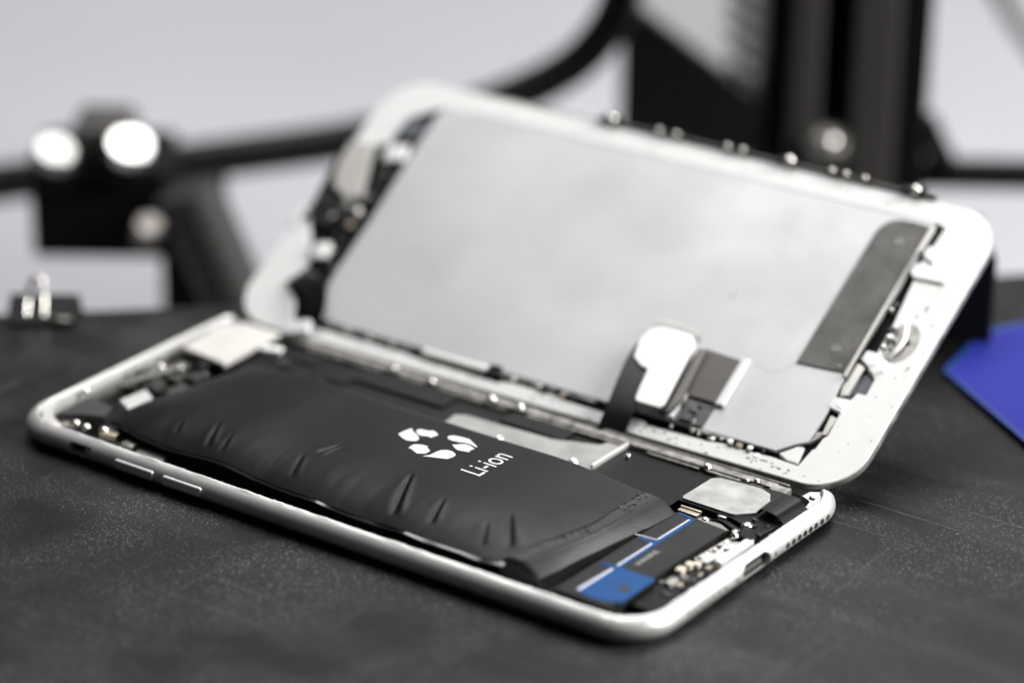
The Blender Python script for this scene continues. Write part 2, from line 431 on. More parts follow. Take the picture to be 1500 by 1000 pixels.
def bat_h(x, y):
    xl, xr, yn = x_left(y), x_right(y), y_near(x)
    v = (y-yn)/(Y_FAR-yn); u = (x-xl)/(xr-xl)
    v = max(0, min(1, v)); u = max(0, min(1, u))
    base = 4.75 - .55*smooth((x-92)/14) + .35*math.exp(-((x-44)/7)**2) + .12*math.sin(x*.31)*(1-v)
    near = 1-(1-min(1, v/.42))**2.5
    far = 1-.45*max(0, (v-.93)/.07)**2
    left = 1-(1-min(1, u/.20))**2.2*.72
    right = 1-(1-min(1, (1-u)/.16))**2*.38
    z = base + 3.05*near*far*left*right + .30*math.sin(math.pi*u)*math.sin(math.pi*v)
    for x0, y0, x1, y1, dep, wid in WR:
        dx, dy = x1-x0, y1-y0; ln = dx*dx+dy*dy
        t = ((x-x0)*dx+(y-y0)*dy)/ln
        if -.25 < t < 1.15:
            s = ((x-x0)*dy-(y-y0)*dx)/math.sqrt(ln)
            env = smooth((t+.2)/.5)*smooth((1.15-t)/.3)
            w_ = wid*(.55+.6*max(0, min(1, t)))
            z += env*dep*(-math.exp(-(s/(w_*.55))**2) + .62*math.exp(-((s+w_*1.0)/(w_*.6))**2) + .12*math.exp(-((s-w_*1.6)/(w_*1.2))**2))
    fl = max(0, 1-abs(v-.14)/.16)
    z += fl*(.09*noise.noise((x*.30, y*.05, 11)) + .035*noise.noise((x*.75, y*.08, 4)))
    z += .10*noise.noise((x*.09, y*.09, 1)) + .03*noise.noise((x*.4, y*.4, 3))*(1-near*.7)
    return z
mb = MB(); NX, NY = 280, 130; rows = []
for j in range(NY+1):
    v = j/NY; row = []
    for i in range(NX+1):
        u = i/NX
        y = 0
        x = 16.6 + u*92
        for _ in range(3):
            y = y_near(x) + v*(Y_FAR-y_near(x)); x = x_left(y) + u*(x_right(y)-x_left(y))
        row.append((x, y, bat_h(x, y)))
    rows.append(row)
mb.grid(rows)
# sides down to the floor
edge = [rows[0][i] for i in range(NX+1)] + [rows[j][NX] for j in range(1, NY+1)] + [rows[NY][i] for i in range(NX-1, -1, -1)] + [rows[j][0] for j in range(NY-1, 0, -1)]
cx, cy = 62, 24
low = [(p[0]+(cx-p[0])*.02, p[1]+(3.0 if p[1] < 20 and p[0] < 107 else 0)*(1-(p[1]-5)/20), 1.0) for p in edge]
k = len(edge); mb._faces(edge+low, [(i, (i+1) % k, k+(i+1) % k, k+i) for i in range(k)]); mb._faces(low, [tuple(range(k))])
battery = part('battery', mb, pouch, 50)
# seam tape along the near flank
A, B = [], []
for i in range(0, 47):
    x = 17.5 + i*1.93; w = .55 + .35*noise.noise((x*.16, 2, 0)); z = 3.62+.30*noise.noise((x*.12, 7, 0))
    z = bat_h(x, y_near(x)); A.append((x, y_near(x)+.5, z+.0)); B.append((x, y_near(x)-.25-w*.6, z-.45+.3*noise.noise((x*.2, 5, 5))))
g = MB(); g.strip(A, B, .16, 3); sub('side_seam', g, seamm, battery, 60)
# folded end flap
mb = MB(); rows = []
NU = 44
for j in range(73):
    v = j/72; y = 7.4 + v*33.9; row = []
    yy = max(y, y_near(107)+.05); x0 = x_right(yy)-.25; zs = bat_h(x0, yy)
    ef = min(1, (y-7.4)/1.6); ef = math.sqrt(max(0, 1-(1-ef)**2)); eb = min(1, (41.3-y)/.8); eb = math.sqrt(max(0, 1-(1-eb)**2))
    for i in range(NU+1):
        u = i/NU; x1 = 118.0 - 5.4*((41.3-y)/33.9)**1.2 + .10*noise.noise((y*.3, 1, 1))
        x = x0+(x1-x0)*u
        z = zs - .35*min(1, u/.55) - (2.0*((u-.55)/.45)**1.5 if u > .55 else 0)
        z += .12*math.exp(-((u-.52)/.05)**2) - .16*math.exp(-((u-.05)/.025)**2)*(1 if noise.noise((y*1.7, 2, 0)) > -.15 else .3)
        z += .025*noise.noise((x*.3, y*.22, 9)) + .02*noise.noise((x*.9, y*.12, 5))
        zf = 5.95 - .55*((41.3-y)/33.9)**2 - .30*min(1, u/.52) - (2.1*((u-.52)/.48)**1.3 if u > .52 else 0) + (z - (zs - .35*min(1, u/.55) - (2.0*((u-.55)/.45)**1.5 if u > .55 else 0)))
        kf = smooth(u/.16); z = z*(1-kf)+zf*kf
        k_ = smooth(u/.3); z = z*(1-k_) + (2.2+(z-2.2)*(.55+.45*ef)*(.7+.3*eb))*k_
        row.append((x, y, z+.02))
    rows.append(row)
mb.grid(rows)
edge = rows[0] + [r[-1] for r in rows[1:]] + rows[-1][-2::-1] + [r[0] for r in rows[-2:0:-1]]
low = [(p[0], p[1], 1.0) for p in edge]; k = len(edge)
mb._faces(edge+low, [(i, (i+1) % k, k+(i+1) % k, k+i) for i in range(k)]); mb._faces(low, [tuple(range(k))])
sub('end_flap', mb, flapm, battery, 45)
g = MB()
for i in range(26):
    y = 23.5 + i*.66 + R.uniform(-.15, .15); ln = R.choice((.12, .2, .3, .45)); x = 111.45+.10*noise.noise((y*.8, 3, 3)); z = bat_h(x-.3, y)-.02
    w_ = R.uniform(.05, .11); g.prism([(x-w_, y-ln), (x+w_, y-ln*.8), (x+w_*.8, y+ln), (x-w_*.8, y+ln*.9)], z-.05, z+.045)
sub('crease_dashes', g, darkm, battery)  # short dark dashes along the crease line
g = MB()
for i in range(60):
    y = R.uniform(33, 41) if i < 40 else R.uniform(10, 24); x = (x_right(y)+R.gauss(.9, .5)); z = bat_h(x_right(y)-.3, max(y, 6))-.05
    a = R.uniform(.05, .35); b = R.uniform(.03, .12); g.prism([(x-b, y-a), (x+b, y-a*.6), (x+b*.6, y+a), (x-b, y+a*.7)], z-.2, z+.0)
sub('crease_scuffs', g, mat('scuff_grey', (.10, .10, .10), .6), battery)
# print on the battery
SYM = [[(66.38,30.16),(66.31,30.87),(66.43,32.37),(66.77,33.75),(67.02,33.84),(67.28,33.22),(68.34,32.66),(69.84,31.78),(70.61,31.11),(70.98,30.29),(70.84,29.64),(70.17,29.13),(69.31,28.87),(68.29,29.10),(67.10,29.70)],
 [(67.81,33.78),(68.09,34.39),(69.87,34.83),(70.40,35.39),(71.31,35.17),(72.42,34.39),(72.02,32.53),(71.26,32.71),(70.04,32.08),(69.09,32.22),(68.16,33.03)],
 [(73.85,34.58),(73.73,35.08),(74.18,35.83),(75.54,36.26),(77.66,36.36),(78.90,35.66),(80.80,34.61),(80.97,34.10),(79.72,34.54),(78.07,34.53),(76.76,34.03),(75.22,33.86),(74.32,34.08)],
 [(76.37,32.59),(77.08,33.03),(77.36,33.64),(78.43,34.31),(79.57,34.17),(80.91,33.56),(80.65,32.28),(81.06,31.85),(80.42,31.61),(78.62,31.23),(77.82,31.61)],
 [(71.36,26.46),(71.11,27.75),(71.24,28.69),(72.46,29.43),(73.80,29.55),(73.80,29.05),(75.22,28.26),(75.36,26.69),(74.04,25.68),(72.75,26.28),(71.69,26.71)],
 [(75.11,25.37),(75.80,26.38),(75.98,27.25),(76.07,28.80),(76.38,29.77),(77.18,30.38),(78.33,30.51),(79.49,29.92),(79.95,29.29),(79.93,28.06),(79.51,27.10),(78.47,26.70),(76.66,26.06)]]
def drape(me, lift=.035):
    bm = bmesh.new(); bm.from_mesh(me)
    for _ in range(2): bmesh.ops.subdivide_edges(bm, edges=[e for e in bm.edges if e.calc_length() > .0012], cuts=2)
    bmesh.ops.triangulate(bm, faces=bm.faces)
    for v in bm.verts: v.co.z = bat_h(v.co.x/S, v.co.y/S)*S + lift*S
    bm.to_mesh(me); bm.free()
    for p in me.polygons: p.use_smooth = True
def flat_curve(name, loops, m):
    cu = bpy.data.curves.new(name, 'CURVE'); cu.dimensions = '2D'; cu.fill_mode = 'BOTH'
    for lp in loops:
        sp = cu.splines.new('POLY'); sp.points.add(len(lp)-1); sp.use_cyclic_u = True
        for i, p in enumerate(lp): sp.points[i].co = (p[0]*S, p[1]*S, 0, 1)
    return from_curve(cu, 0, m)
def inset(P, k=.93):
    cx = sum(p[0] for p in P)/len(P); cy = sum(p[1] for p in P)/len(P); return [(cx+(p[0]-cx)*k, cy+(p[1]-cy)*k) for p in P]
me = flat_curve('recycling_symbol', [inset(P) for P in SYM], print_w); drape(me); submesh('recycling_symbol', me, battery)
def lettering(txt, width, capx, o, m):
    """flat letters, reading along +Y with their tops towards -X; o is the start of the baseline"""
    cu = bpy.data.curves.new('lettering', 'FONT'); cu.body = txt; cu.size = S; cu.resolution_u = 6
    me = from_curve(cu, 0, m)
    xs = [v.co.x for v in me.vertices]; ys = [v.co.y for v in me.vertices]
    sx = width*S/(max(xs)-min(xs)); sy = capx*S/max(ys); x0 = min(xs)
    for v in me.vertices:
        a, b = (v.co.x-x0)*sx, v.co.y*sy
        v.co = (o[0]*S - b, o[1]*S + a, 0)
    return me
me = lettering('Li-ion', 9.9, 4.15, (88.05, 25.0), print_w); drape(me); submesh('lettering', me, battery)

# --- boards between battery and rail
g = MB(); g.box((62, 50.8, 2.55), (96, 16.4, 1.6), bev=.15); lb = part('logic_board', g, black)
g = MB(); g.box((49, 55.4, 3.6), (22, 7.2, .6), bev=.15); sub('board_cover', g, black, lb)
g = MB(); g.box((60, 57.9, 3.45), (20, 1.6, .5)); g.box((57.5, 58.2, 3.8), (9, .9, .4), bev=.1); g.box((66, 57.9, 3.8), (2.2, 1.1, .5), bev=.1)
sub('circuit_strip', g, greenb, lb)
g = MB(); g.prism([(64.6, 44.5), (63.9, 50.6), (66.0, 51.8), (84.0, 52.4), (92.6, 55.6), (92.9, 57.6), (96.5, 58.4), (97.0, 46.9), (95.2, 44.6)], 3.36, 3.75, .12)
br = sub('silver_bracket', g, mat('bracket_sheet', (.40, .395, .375), .45, .5, bump=.3, bscale=500, cvar=-.35, cscale=130), lb)
g = MB(); g.box((96.7, 52.6, 4.0), (.5, 11.6, .9), bev=.12); sub('bracket_lip', g, bright, lb)
for p in ((76.6, 46.6, 3.8), (92.6, 46.9, 3.8)): screw(lb, p, .95, .55, m=bright)
g = MB(); g.box((79, 55.4, 3.6), (14, 4.6, .8), bev=.2); sub('chip', g, blackg, lb)
for x, y, sx, sy in ((30, 47, 5, 4), (37, 52, 4, 6), (27, 55, 5, 5), (45, 46.5, 6, 3)):
    g = MB(); g.box((x, y, 3.5), (sx, sy, .5), bev=.12); sub('chip', g, black, lb)
g = MB(); g.box((106.5, 50.5, 2.6), (18, 15.5, 1.6), bev=.2); part('board_shroud', g, mat('shroud_black', (.009, .0085, .0085), .5, spec=.15, bump=.3, bscale=500))

# --- top (left) end: camera, connectors, cover plate
g = MB(); g.prism([(6.2, 41.5), (5.2, 54), (8, 58), (16.8, 58), (17.8, 40.2)], 4.4, 5.3, .2)
cp = part('cover_plate', g, mat('warm_white_sheet', (.70, .68, .64), .45, .2, cvar=-.12, cscale=150)); tag(cp, 'pale cover plate')
g = MB(); g.box((11, 49, 3.0), (11, 16, 2.6), bev=.3); part('camera_module', g, black)
g = MB(); g.prism([(12.4, 16.9), (13.0, 23.4), (16.4, 21.4), (16.2, 14.9)], 3.6, 4.7, .15); part('board_connector', g, bright)
g = MB(); g.prism([(7.6, 4.9), (7.0, 14.2), (13.4, 13.9), (15.4, 9.4), (11.0, 7.9)], 3.6, 4.8, .2); tb = part('flash_bracket', g, mat('bracket_dark', (.028, .028, .027), .5))
g = MB()
for x, y, sx, sy, z in ((6.0, 22, 2.2, 16, 3.6), (8.2, 29.5, 3, 10, 3.3), (11.5, 27.5, 3, 4, 3.9), (12.6, 33, 3.5, 4, 4.1), (9.8, 36.5, 3, 3, 4.4), (15.6, 29, 2.2, 5, 3.6), (15.2, 35, 2.2, 4, 4)):
    g.box((x, y, z-.8), (sx, sy, 1.6), rz=R.uniform(-.15, .15), bev=.2)
cam_flex = part('sensor_board', g, mat('board_dark', (.035, .034, .031), .4, .3, cvar=1.2, cscale=500))
g = MB(); g.strip([(7.2, 24, 4.2), (8.6, 28, 4.9), (9.4, 33, 4.6), (10.4, 37, 4.5)], [(8.4, 23.4, 4.2), (10.2, 27.6, 4.9), (11, 32.4, 4.6), (12.2, 36.4, 4.5)], .15)
sub('flex_ribbon', g, lipm, cam_flex)
for p, r in (((4.6, 16.4, 4.6), .85), ((8.2, 33.1, 4.6), .9), ((12.0, 34.2, 4.9), .6)): screw(cam_flex, p, r, .4)
for p, r in (((11.9, 5.7, 4.0), .85), ((14.5, 5.6, 4.0), .85), ((18.4, 6.1, 4.3), .9), ((17.2, 10.8, 4.6), .35)): screw(tb, p, r, .4)
g = MB(); g.box((19.6, 6.6, 3.4), (3.4, 2.6, 1.6), rz=.2, bev=.2); sub('contact_clip', g, gold, tb)
g = MB(); g.box((25.2, 5.3, 3.2), (2.8, 2.0, 1.6), bev=.4); sub('contact_clip', g, lipm, tb)
g = MB(); g.prism([(28.0, 3.3), (27.4, 5.9), (33.5, 6.0), (34.5, 3.4)], 2.6, 3.5, .15); sub('switch_bracket', g, lipm, tb)
for x in (48, 66, 84):
    g = MB(); g.box((x, 4.0, 2.3), (5, 1.6, 1.0), bev=.2); sub('case_clip', g, mat('clip_dark', (.05, .05, .05), .4), case)
g = MB(); g.box((20.2, 51.2, 5.0), (4.2, 2.4, .9), rz=.3, bev=.4); part('foam_pad', g, white)

# --- vibration motor with its blue film
g = MB(); g.prism([(117.9, 4.6), (118.6, 40.2), (119.6, 40.6), (129.2, 39.6), (128.9, 26), (128.9, 4.6)], 1.8, 4.2, .15)
vm = part('vibration_motor', g, haptic)
g = MB(); g.prism([(121.2, 6.2), (121.75, 16.4), (121.9, 29), (122.1, 39.4), (123.0, 39.9), (122.75, 28), (122.55, 17.4), (123.7, 17.2), (129.6, 17.1), (129.7, 6.9), (126.4, 5.5), (124, 5.6)], 4.21, 4.29)
g.prism([(119.0, 28.5), (121.9, 28.9), (121.9, 27.7), (119.1, 27.8)], 4.21, 4.28); g.prism([(119.0, 17.1), (121.7, 17.3), (121.7, 16.4), (119.1, 16.5)], 4.21, 4.28)
g.prism([(119.2, 40.45), (122.1, 40.05), (122.1, 39.5), (119.2, 39.9)], 4.21, 4.28)
bt = sub('blue_film', g, blue, vm)
g = MB(); g.prism([(121.75, 29.5), (121.95, 39.0), (122.25, 39.0), (122.05, 29.5)], 4.30, 4.36); g.prism([(121.6, 17.3), (121.75, 27.6), (122.1, 27.6), (121.98, 17.3)], 4.30, 4.36)
g.prism([(121.15, 6.4), (121.55, 16.0), (122.05, 16.0), (121.75, 6.4)], 4.30, 4.36); g.prism([(117.5, 29.0), (121.9, 29.45), (121.9, 29.2), (117.5, 28.75)], 4.24, 4.30)
sub('film_edge', g, paleline, vm)
g = MB(); g.cyl((127.4, 11.2, 4.0), (127.4, 11.2, 4.31), 1.05, 24); sub('film_hole', g, darkm, vm)
me = lettering('WARNING', 6.3, 1.0, (124.55, 19.6), greyprint)
for v in me.vertices: v.co.z = 4.235*S
submesh('lettering', me, vm)
screw(vm, (123.9, 41.2, 3.9), .8, .4)
g = MB(); g.prism([(122.6, 40.6), (123.2, 42.2), (126.5, 41.6), (129.4, 40.0), (127.8, 39.4)], 3.3, 4.05, .1); sub('motor_tab', g, lipm, vm)

# --- loudspeaker
g = MB(); g.prism([(116.6, 43.4), (116.9, 56.6), (130.4, 57.0), (135.6, 53), (136, 46.5), (134.9, 38.0), (132.0, 38.6), (131.2, 42.3), (128.0, 43.5)], 1.8, 4.7, .3)
ls = part('loudspeaker', g, blackg)
g = MB(); g.prism([(116.9, 44.9), (117.1, 53.8), (118.4, 55.0), (126.2, 55.7), (128.6, 54.7), (130.1, 52.2), (130.3, 49), (130.6, 47.0), (128.0, 44.3), (127.2, 44.0), (117.4, 44.2)], 4.71, 5.05, .18)
sub('cover_sheet', g, spk, ls)
A = [(131.0, 46.7, 5.0), (131.4, 46.7, 6.0), (133.0, 46.3, 6.2), (135.0, 46.0, 6.0), (136.6, 46.0, 4.8)]
B = [(130.9, 52.8, 5.0), (131.3, 53.0, 6.1), (133.0, 53.6, 6.4), (135.4, 53.6, 6.1), (137.0, 52.9, 4.9)]
g = MB(); g.strip(A, B, .14); sub('black_film', g, flexm, ls, 60)
g = MB(); g.box((120.2, 41.9, 3.6), (4.0, 1.5, 1.3), rz=-.02, bev=.15); g.box((120.2, 42.5, 4.3), (4.2, .4, .5), bev=.1); sub('contact_block', g, gold, ls)
g = MB(); g.box((126.1, 43.3, 4.2), (1.6, .8, .7), bev=.1); sub('contact_clip', g, bright, ls)
for p, r in (((131.5, 42.4, 4.5), 1.15), ((133.8, 41.2, 4.2), .75), ((133.9, 42.8, 4.3), .6), ((133.0, 39.9, 4.4), .5)):
    g = MB(); g.ball(p, r, .6); sub('solder_blob', g, chrome, ls)
g = MB(); g.strip([(124.6, 41.2, 4.2), (127, 41.5, 4.4), (129.4, 40.6, 4.3), (131.2, 40.0, 4.4)], [(125, 42.2, 4.0), (127.4, 42.4, 4.3), (130, 41.6, 4.2), (131.8, 41.4, 4.4)], .14); sub('flex_ribbon', g, flexm, ls)

# --- charging dock at the right end
g = MB(); g.box((131.9, 24.5, 2.4), (5.2, 30, 1.3), bev=.15); dk = part('charging_dock', g, black)
g = MB(); g.prism([(129.7, 28.4), (130.2, 38.3), (133.4, 38.2), (132.4, 28.4)], 3.05, 3.6, .15); sub('dock_sheet', g, portpl, dk)
g = MB(); g.box((134.4, 33.6, 3.9), (1.5, 10.6, 1.3), bev=.3); sub('port_housing', g, white, dk)
for i in range(9):
    g = MB(); g.ball((130.4+R.uniform(0, 2.4), 29.4+i*.95, 3.6), R.uniform(.22, .45), .4); sub('solder_blob', g, bright, dk)
for p, s in (((130.6, 25.6, 3.6), (1.2, 1.6, 1.2)), ((130.4, 23.3, 3.5), (1.4, 1.8, 1.2)), ((131.3, 26.9, 3.4), (1.3, 1.4, 1.0))):
    g = MB(); g.box(p, s, rz=.1, bev=.25); sub('dock_connector', g, cream, dk)
g = MB(); g.box((131.2, 19.4, 3.3), (1.6, 2.6, 1.0), bev=.3); sub('dock_connector', g, lipm, dk)
g = MB(); g.box((134.9, 26.0, 3.4), (1.4, 3.2, 1.0), bev=.2); g.box((134.6, 20.5, 3.2), (1.2, 5.5, .8), bev=.2); sub('dock_block', g, blackg, dk)
screw(dk, (131.4, 38.6, 4.3), .75, .4)

for o in (lb, cp, tb, cam_flex, vm, ls, dk): o.location = Vector((-1.1, 1.5, -.8))*S
for o in phone.children:
    if o.name.split('.')[0] in ('camera_module', 'board_connector', 'foam_pad', 'board_shroud'): o.location = Vector((-1.1, 1.5, -.8))*S

# ------------------------------------------------------------------ display panel (its own tilted frame)
dp_mb = MB()
pr = [(1.2, -2.0), (.45, -1.85), (.1, -1.5), (0, -1.1), (0, -.5), (.12, -.28), (.4, -.8)]
outs = [[(*p, z) for p in rrect(L_, W_, RAD, 24, d=d)] for d, z in pr]
n = len(outs[0])
for a, b in zip(outs, outs[1:]): dp_mb._faces(a+b, [(i, (i+1) % n, n+(i+1) % n, n+i) for i in range(n)])
dp_mb._faces(outs[0], [tuple(range(n))[::-1]]); dp_mb._faces(outs[-1], [tuple(range(n))])
panel = bpy.data.objects.new('display_panel', dp_mb.mesh('display_panel', mat('panel_edge', (.13, .127, .12), .4, .3, cvar=2.0, cscale=260), 40)); col.objects.link(panel)
M = LID.copy(); M.translation *= S
panel.parent = phone; panel.matrix_parent_inverse = PINV; panel.matrix_basis = M
g = MB(); g.prism(rrect(L_-3, W_-3, RAD-1.5, 12, 1.5, 1.5), -.82, -.76); put('gap_shade_sheet', g, mat('gap_shade_black', (.006, .006, .006), .6, spec=.1), panel)  # black sheet that puts shade into the gaps inside the frame
# white frame with the ragged inner outline
inner = [(126.0, 61.9), (127.7, 61.4), (127.5, 56.8), (128.6, 56.2), (128.4, 54.4), (127.2, 53.9), (127.0, 52.3), (126.4, 51.8), (126.3, 49.6), (127.6, 48.6), (128.2, 42.6), (128.7, 37.9), (128.8, 31.9), (128.9, 30.2), (127.6, 30.0), (127.4, 28.3),
         (128.7, 27.9), (128.9, 26.6), (131.2, 25.1), (131.4, 21.4), (129.7, 21.3), (129.1, 19.5), (128.0, 19.1), (127.9, 16.6), (128.7, 15.9), (128.9, 11), (128.4, 10.2), (128.1, 7.6), (127.7, 7.4), (126.9, 3.3), (124.2, 3.4), (121.9, 3.6), (114, 3.2), (112, 3.5), (108.5, 3.0),
         (96, 2.7), (95, 3.4), (92, 3.3), (91.4, 2.6), (78, 2.8), (77.4, 3.3), (64, 3.2), (63.4, 2.5), (46, 2.6), (40, 3.1), (22, 3.0), (14.6, 2.8), (12.2, 7.4), (8.0, 10.8), (9.3, 17), (4.6, 24.6), (2.2, 28), (1.8, 44), (4.8, 48.1), (8.2, 49.8), (8.6, 57.2), (14, 61.2), (22, 61.9)]
ring = curve_mesh('white_frame', [rrect(L_, W_, RAD, 24, d=.15), inner], -.7, .05, .12, white)
bm = bmesh.new(); bm.from_mesh(ring); bm.to_mesh(ring); bm.free()
submesh('white_frame', ring, panel)
def lsub(name, g, m, sharp=32): return sub(name, g, m, panel, sharp)
# shield sheet
sheet = [(17.4, 5.2), (23, 4.95), (108, 4.95), (121.6, 4.95), (124.6, 7.5), (126.3, 8.5), (126.5, 16.2), (125.9, 24), (126.1, 60.5), (125.4, 61.6), (16, 61.6), (14.2, 60.4), (14.6, 50), (16, 30), (16.4, 17)]
submesh('shield_sheet', curve_mesh('shield_sheet', [sheet], -.5, .25, .08, shield), panel)
g = MB()
arc = [(108.5, 21.5), (111.5, 20.8), (114, 21.7), (115.6, 23.8)]
g.strip([(a, b, .255) for a, b in arc], [(a+.1, b-.16, .255) for a, b in arc], .05); lsub('sheet_crease', g, lipm)
# home button bracket
bp = [(115.9, 24), (115.8, 56.5), (116.3, 58.4), (117.3, 59.7), (118.8, 60.5), (121.8, 60.8), (125.3, 60.5), (125.9, 24.6)]
g = MB(); g.prism(bp, .27, .55, .1); hb = lsub('button_bracket', g, graym)
g = MB(); g.prism([(125.4, 60.4), (126.5, 60.4), (126.5, 54.6), (125.6, 53.4), (125.8, 50.8), (126.3, 38.7), (126.4, 30.6), (126.6, 23.4), (125.6, 23.4)], .56, 1.0, .2); lsub('bracket_lip', g, lipm)
def flat_screw(p, r, par, m): 
    g = MB(); p = Vector(p); g.cyl(p-Vector((0, 0, .1)), p+Vector((0, 0, .12)), r, 20, bev=.06)
    g.cyl(p+Vector((0, 0, .1)), p+Vector((0, 0, .14)), r*.3, 10)
    return put('screw', g, m, par)
for p in ((121.2, 55.5, .55), (121.4, 29.0, .55), (123.9, 25.6, .55)): flat_screw(p, .95 if p[1] > 27 else .5, panel, mat('bracket_screw', (.13, .128, .12), .4, .5))
for p in ((96.9, 35.0, .25), (16.6, 14.9, .25), (17.6, 12.4, .25)): flat_screw(p, .5, panel, lipm)
# dark channel lining and raised tabs on the right border
g = MB(); g.prism([(126.6, 27.5), (128.5, 26.9), (128.5, 20.2), (126.9, 19.6), (126.4, 22)], -.6, .3, .2); lsub('channel_lip', g, lipm)
g = MB(); g.prism([(128.4, 26.2), (131.3, 24.9), (131.3, 21.5), (128.4, 21.0)], -.78, -.55); lsub('sensor_window', g, mat('sensor_blue', (.05, .055, .085), .35))
g = MB(); g.prism([(127.1, 15.6), (128.5, 15.3), (128.5, 11.4), (127.5, 11.0)], -.75, -.35, .1); lsub('channel_lip', g, lipm)
g = MB(); g.prism([(126.4, 8.6), (127.7, 10.4), (127.6, 11.6), (126.6, 11.2)], -.7, -.1, .1); lsub('channel_lip', g, alu_dull)
g = MB(); g.prism([(122.4, 4.7), (124.9, 7.1), (126.0, 7.3), (126.5, 3.8), (124.4, 3.8)], -.7, .1, .1); lsub('corner_tab', g, white)
for poly, z in (([(126.6, 54.4), (127.0, 56.3), (128.9, 56.4), (129.8, 55.0), (129.6, 52.6), (127.6, 53.4)], .55), ([(126.2, 49.7), (126.6, 51.9), (131.2, 51.7), (133.5, 51.0), (133.4, 48.8), (127.5, 48.5)], .5),
                ([(127.0, 28.2), (127.2, 30.3), (128.8, 30.4), (130.2, 28.0), (129.2, 26.9)], .7), ([(125.9, 16.8), (126.2, 19.2), (129.0, 19.4), (129.0, 16.2)], .35), ([(128.6, 27.2), (131.4, 29.6), (132.0, 27.2), (130.8, 25.6)], .5)):
    g = MB(); g.prism(poly, -.3, z, .22); lsub('frame_tab', g, white)
flat_screw((128.3, 17.8, .35), .6, panel, bright)
g = MB(); g.box((133.2, 44.8, .02), (.28, 7.0, .12), rz=rad(2)); g.box((131.4, 48.2, .02), (4.6, .22, .12), rz=rad(-4)); lsub('frame_seam', g, lipm)
marks = MB()
for i in range(90):
    if R.random() < .6: u, v = R.uniform(18, 126), R.uniform(.4, 2.4)
    elif R.random() < .6: u, v = R.uniform(129.5, 137.2), R.uniform(8, 58)
    else: u, v = R.uniform(40, 124), R.uniform(62.4, 66.6)
    a, b = R.uniform(.08, .5) if v < 3 or v > 62 else R.uniform(.06, .2), R.uniform(.05, .22)
    if 128.5 < u < 135.5 and 28 < v < 40: continue
    marks.prism([(u-a, v-b*.6), (u+a*.3, v-b), (u+a, v+b*.2), (u+a*.2, v+b), (u-a*.7, v+b*.7)], .0, .06)
for u, v, a, b in ((133.0, 42.8, .5, 1.2), (132.0, 40.6, .35, .6), (133.6, 48.9, .4, .5), (134.0, 50.6, .18, .8), (130.1, 54.0, .3, .3), (135.6, 39.5, .12, 1.1), (135.9, 29.2, .3, .9), (136.3, 27.4, .15, .3), (126.4, 63.0, .3, .5), (130.2, 28.6, .35, .35),
                   (131.0, 30.2, .3, .8), (132.2, 52.6, .15, .5), (120.6, 2.4, 1.4, .3), (122.2, 2.3, .7, .22), (118.4, 1.6, .2, 1.0), (129.0, 1.6, .4, .14), (132.0, 1.6, .3, .14), (136.9, 12.5, .15, .5), (137.0, 20.5, .12, .7), (137.1, 45, .14, .6), (100, 2.2, .3, .8), (111, 2.4, .4, .3), (94, 2.3, .6, .2), (75, 2.6, .9, .2), (63, 2.4, .5, .2), (52, 2.7, 1.2, .2)):
    marks.prism([(u-a*.5, v-b*.4), (u+a*.4, v-b*.5), (u+a*.5, v+b*.3), (u, v+b*.5), (u-a*.4, v+b*.4)], .0, .062)
tag(lsub('frame_scuffs', marks, mat('scuff_dark', (.05, .048, .042), .5)), kind='stuff')
# home button assembly
g = MB()
N_ = 28; rr = []
for i in range(N_): t = 2*math.pi*i/N_; rr.append((132.2+3.0*math.cos(t), 34.1+4.6*math.sin(t)))
g.prism(rr, .03, .10); hm = lsub('home_button', g, mat('button_grey', (.20, .195, .18), .4, .4, cvar=.8, cscale=400))
g = MB(); pts = [(130.7, 38.6, .2), (131.8, 36.6, .5), (132.4, 34.2, .6), (132.0, 31.8, .5), (131.2, 29.9, .2)]
g.strip(pts, [(p[0]+.75, p[1], p[2]) for p in pts], .3); lsub('button_ring', g, bright)
for u, v, r in ((129.6, 34.4, .8), (129.5, 32.2, .55)): g = MB(); g.ball((u, v, .3), r, .6); lsub('solder_blob', g, bright)
for u, v, r in ((129.3, 36.4, .6), (130.2, 36.2, .45), (133.3, 34.4, .55), (129.8, 33.0, .3)): g = MB(); g.cyl((u, v, .05), (u, v, .25), r, 14); lsub('button_contact', g, darkm)
# hinge-side details between sheet and frame
g = MB()
for u0, u1, v, z in ((22, 43, 4.3, .25), (62, 84, 4.4, .2), (104, 112, 4.55, .25)): g.box(((u0+u1)/2, v, z-.4), (u1-u0, .5, .9), bev=.1)
lsub('frame_wire', g, alu_dull)
g = MB(); g.box((52.4, 4.4, .2), (15, 1.4, .9), rz=.005, bev=.25); lsub('edge_clip', g, bright)
g = MB(); g.box((61.4, 4.5, .2), (2.6, 2.4, 1.1), bev=.15); lsub('edge_latch', g, black)
for u, v, z in ((112.6, 4.3, .2), (116.8, 4.1, .2), (118.8, 3.0, .1), (88.6, 5.2, .3), (90.5, 4.6, .3), (66.0, 4.2, .2)): flat_screw((u, v, z), .5, panel, bright)
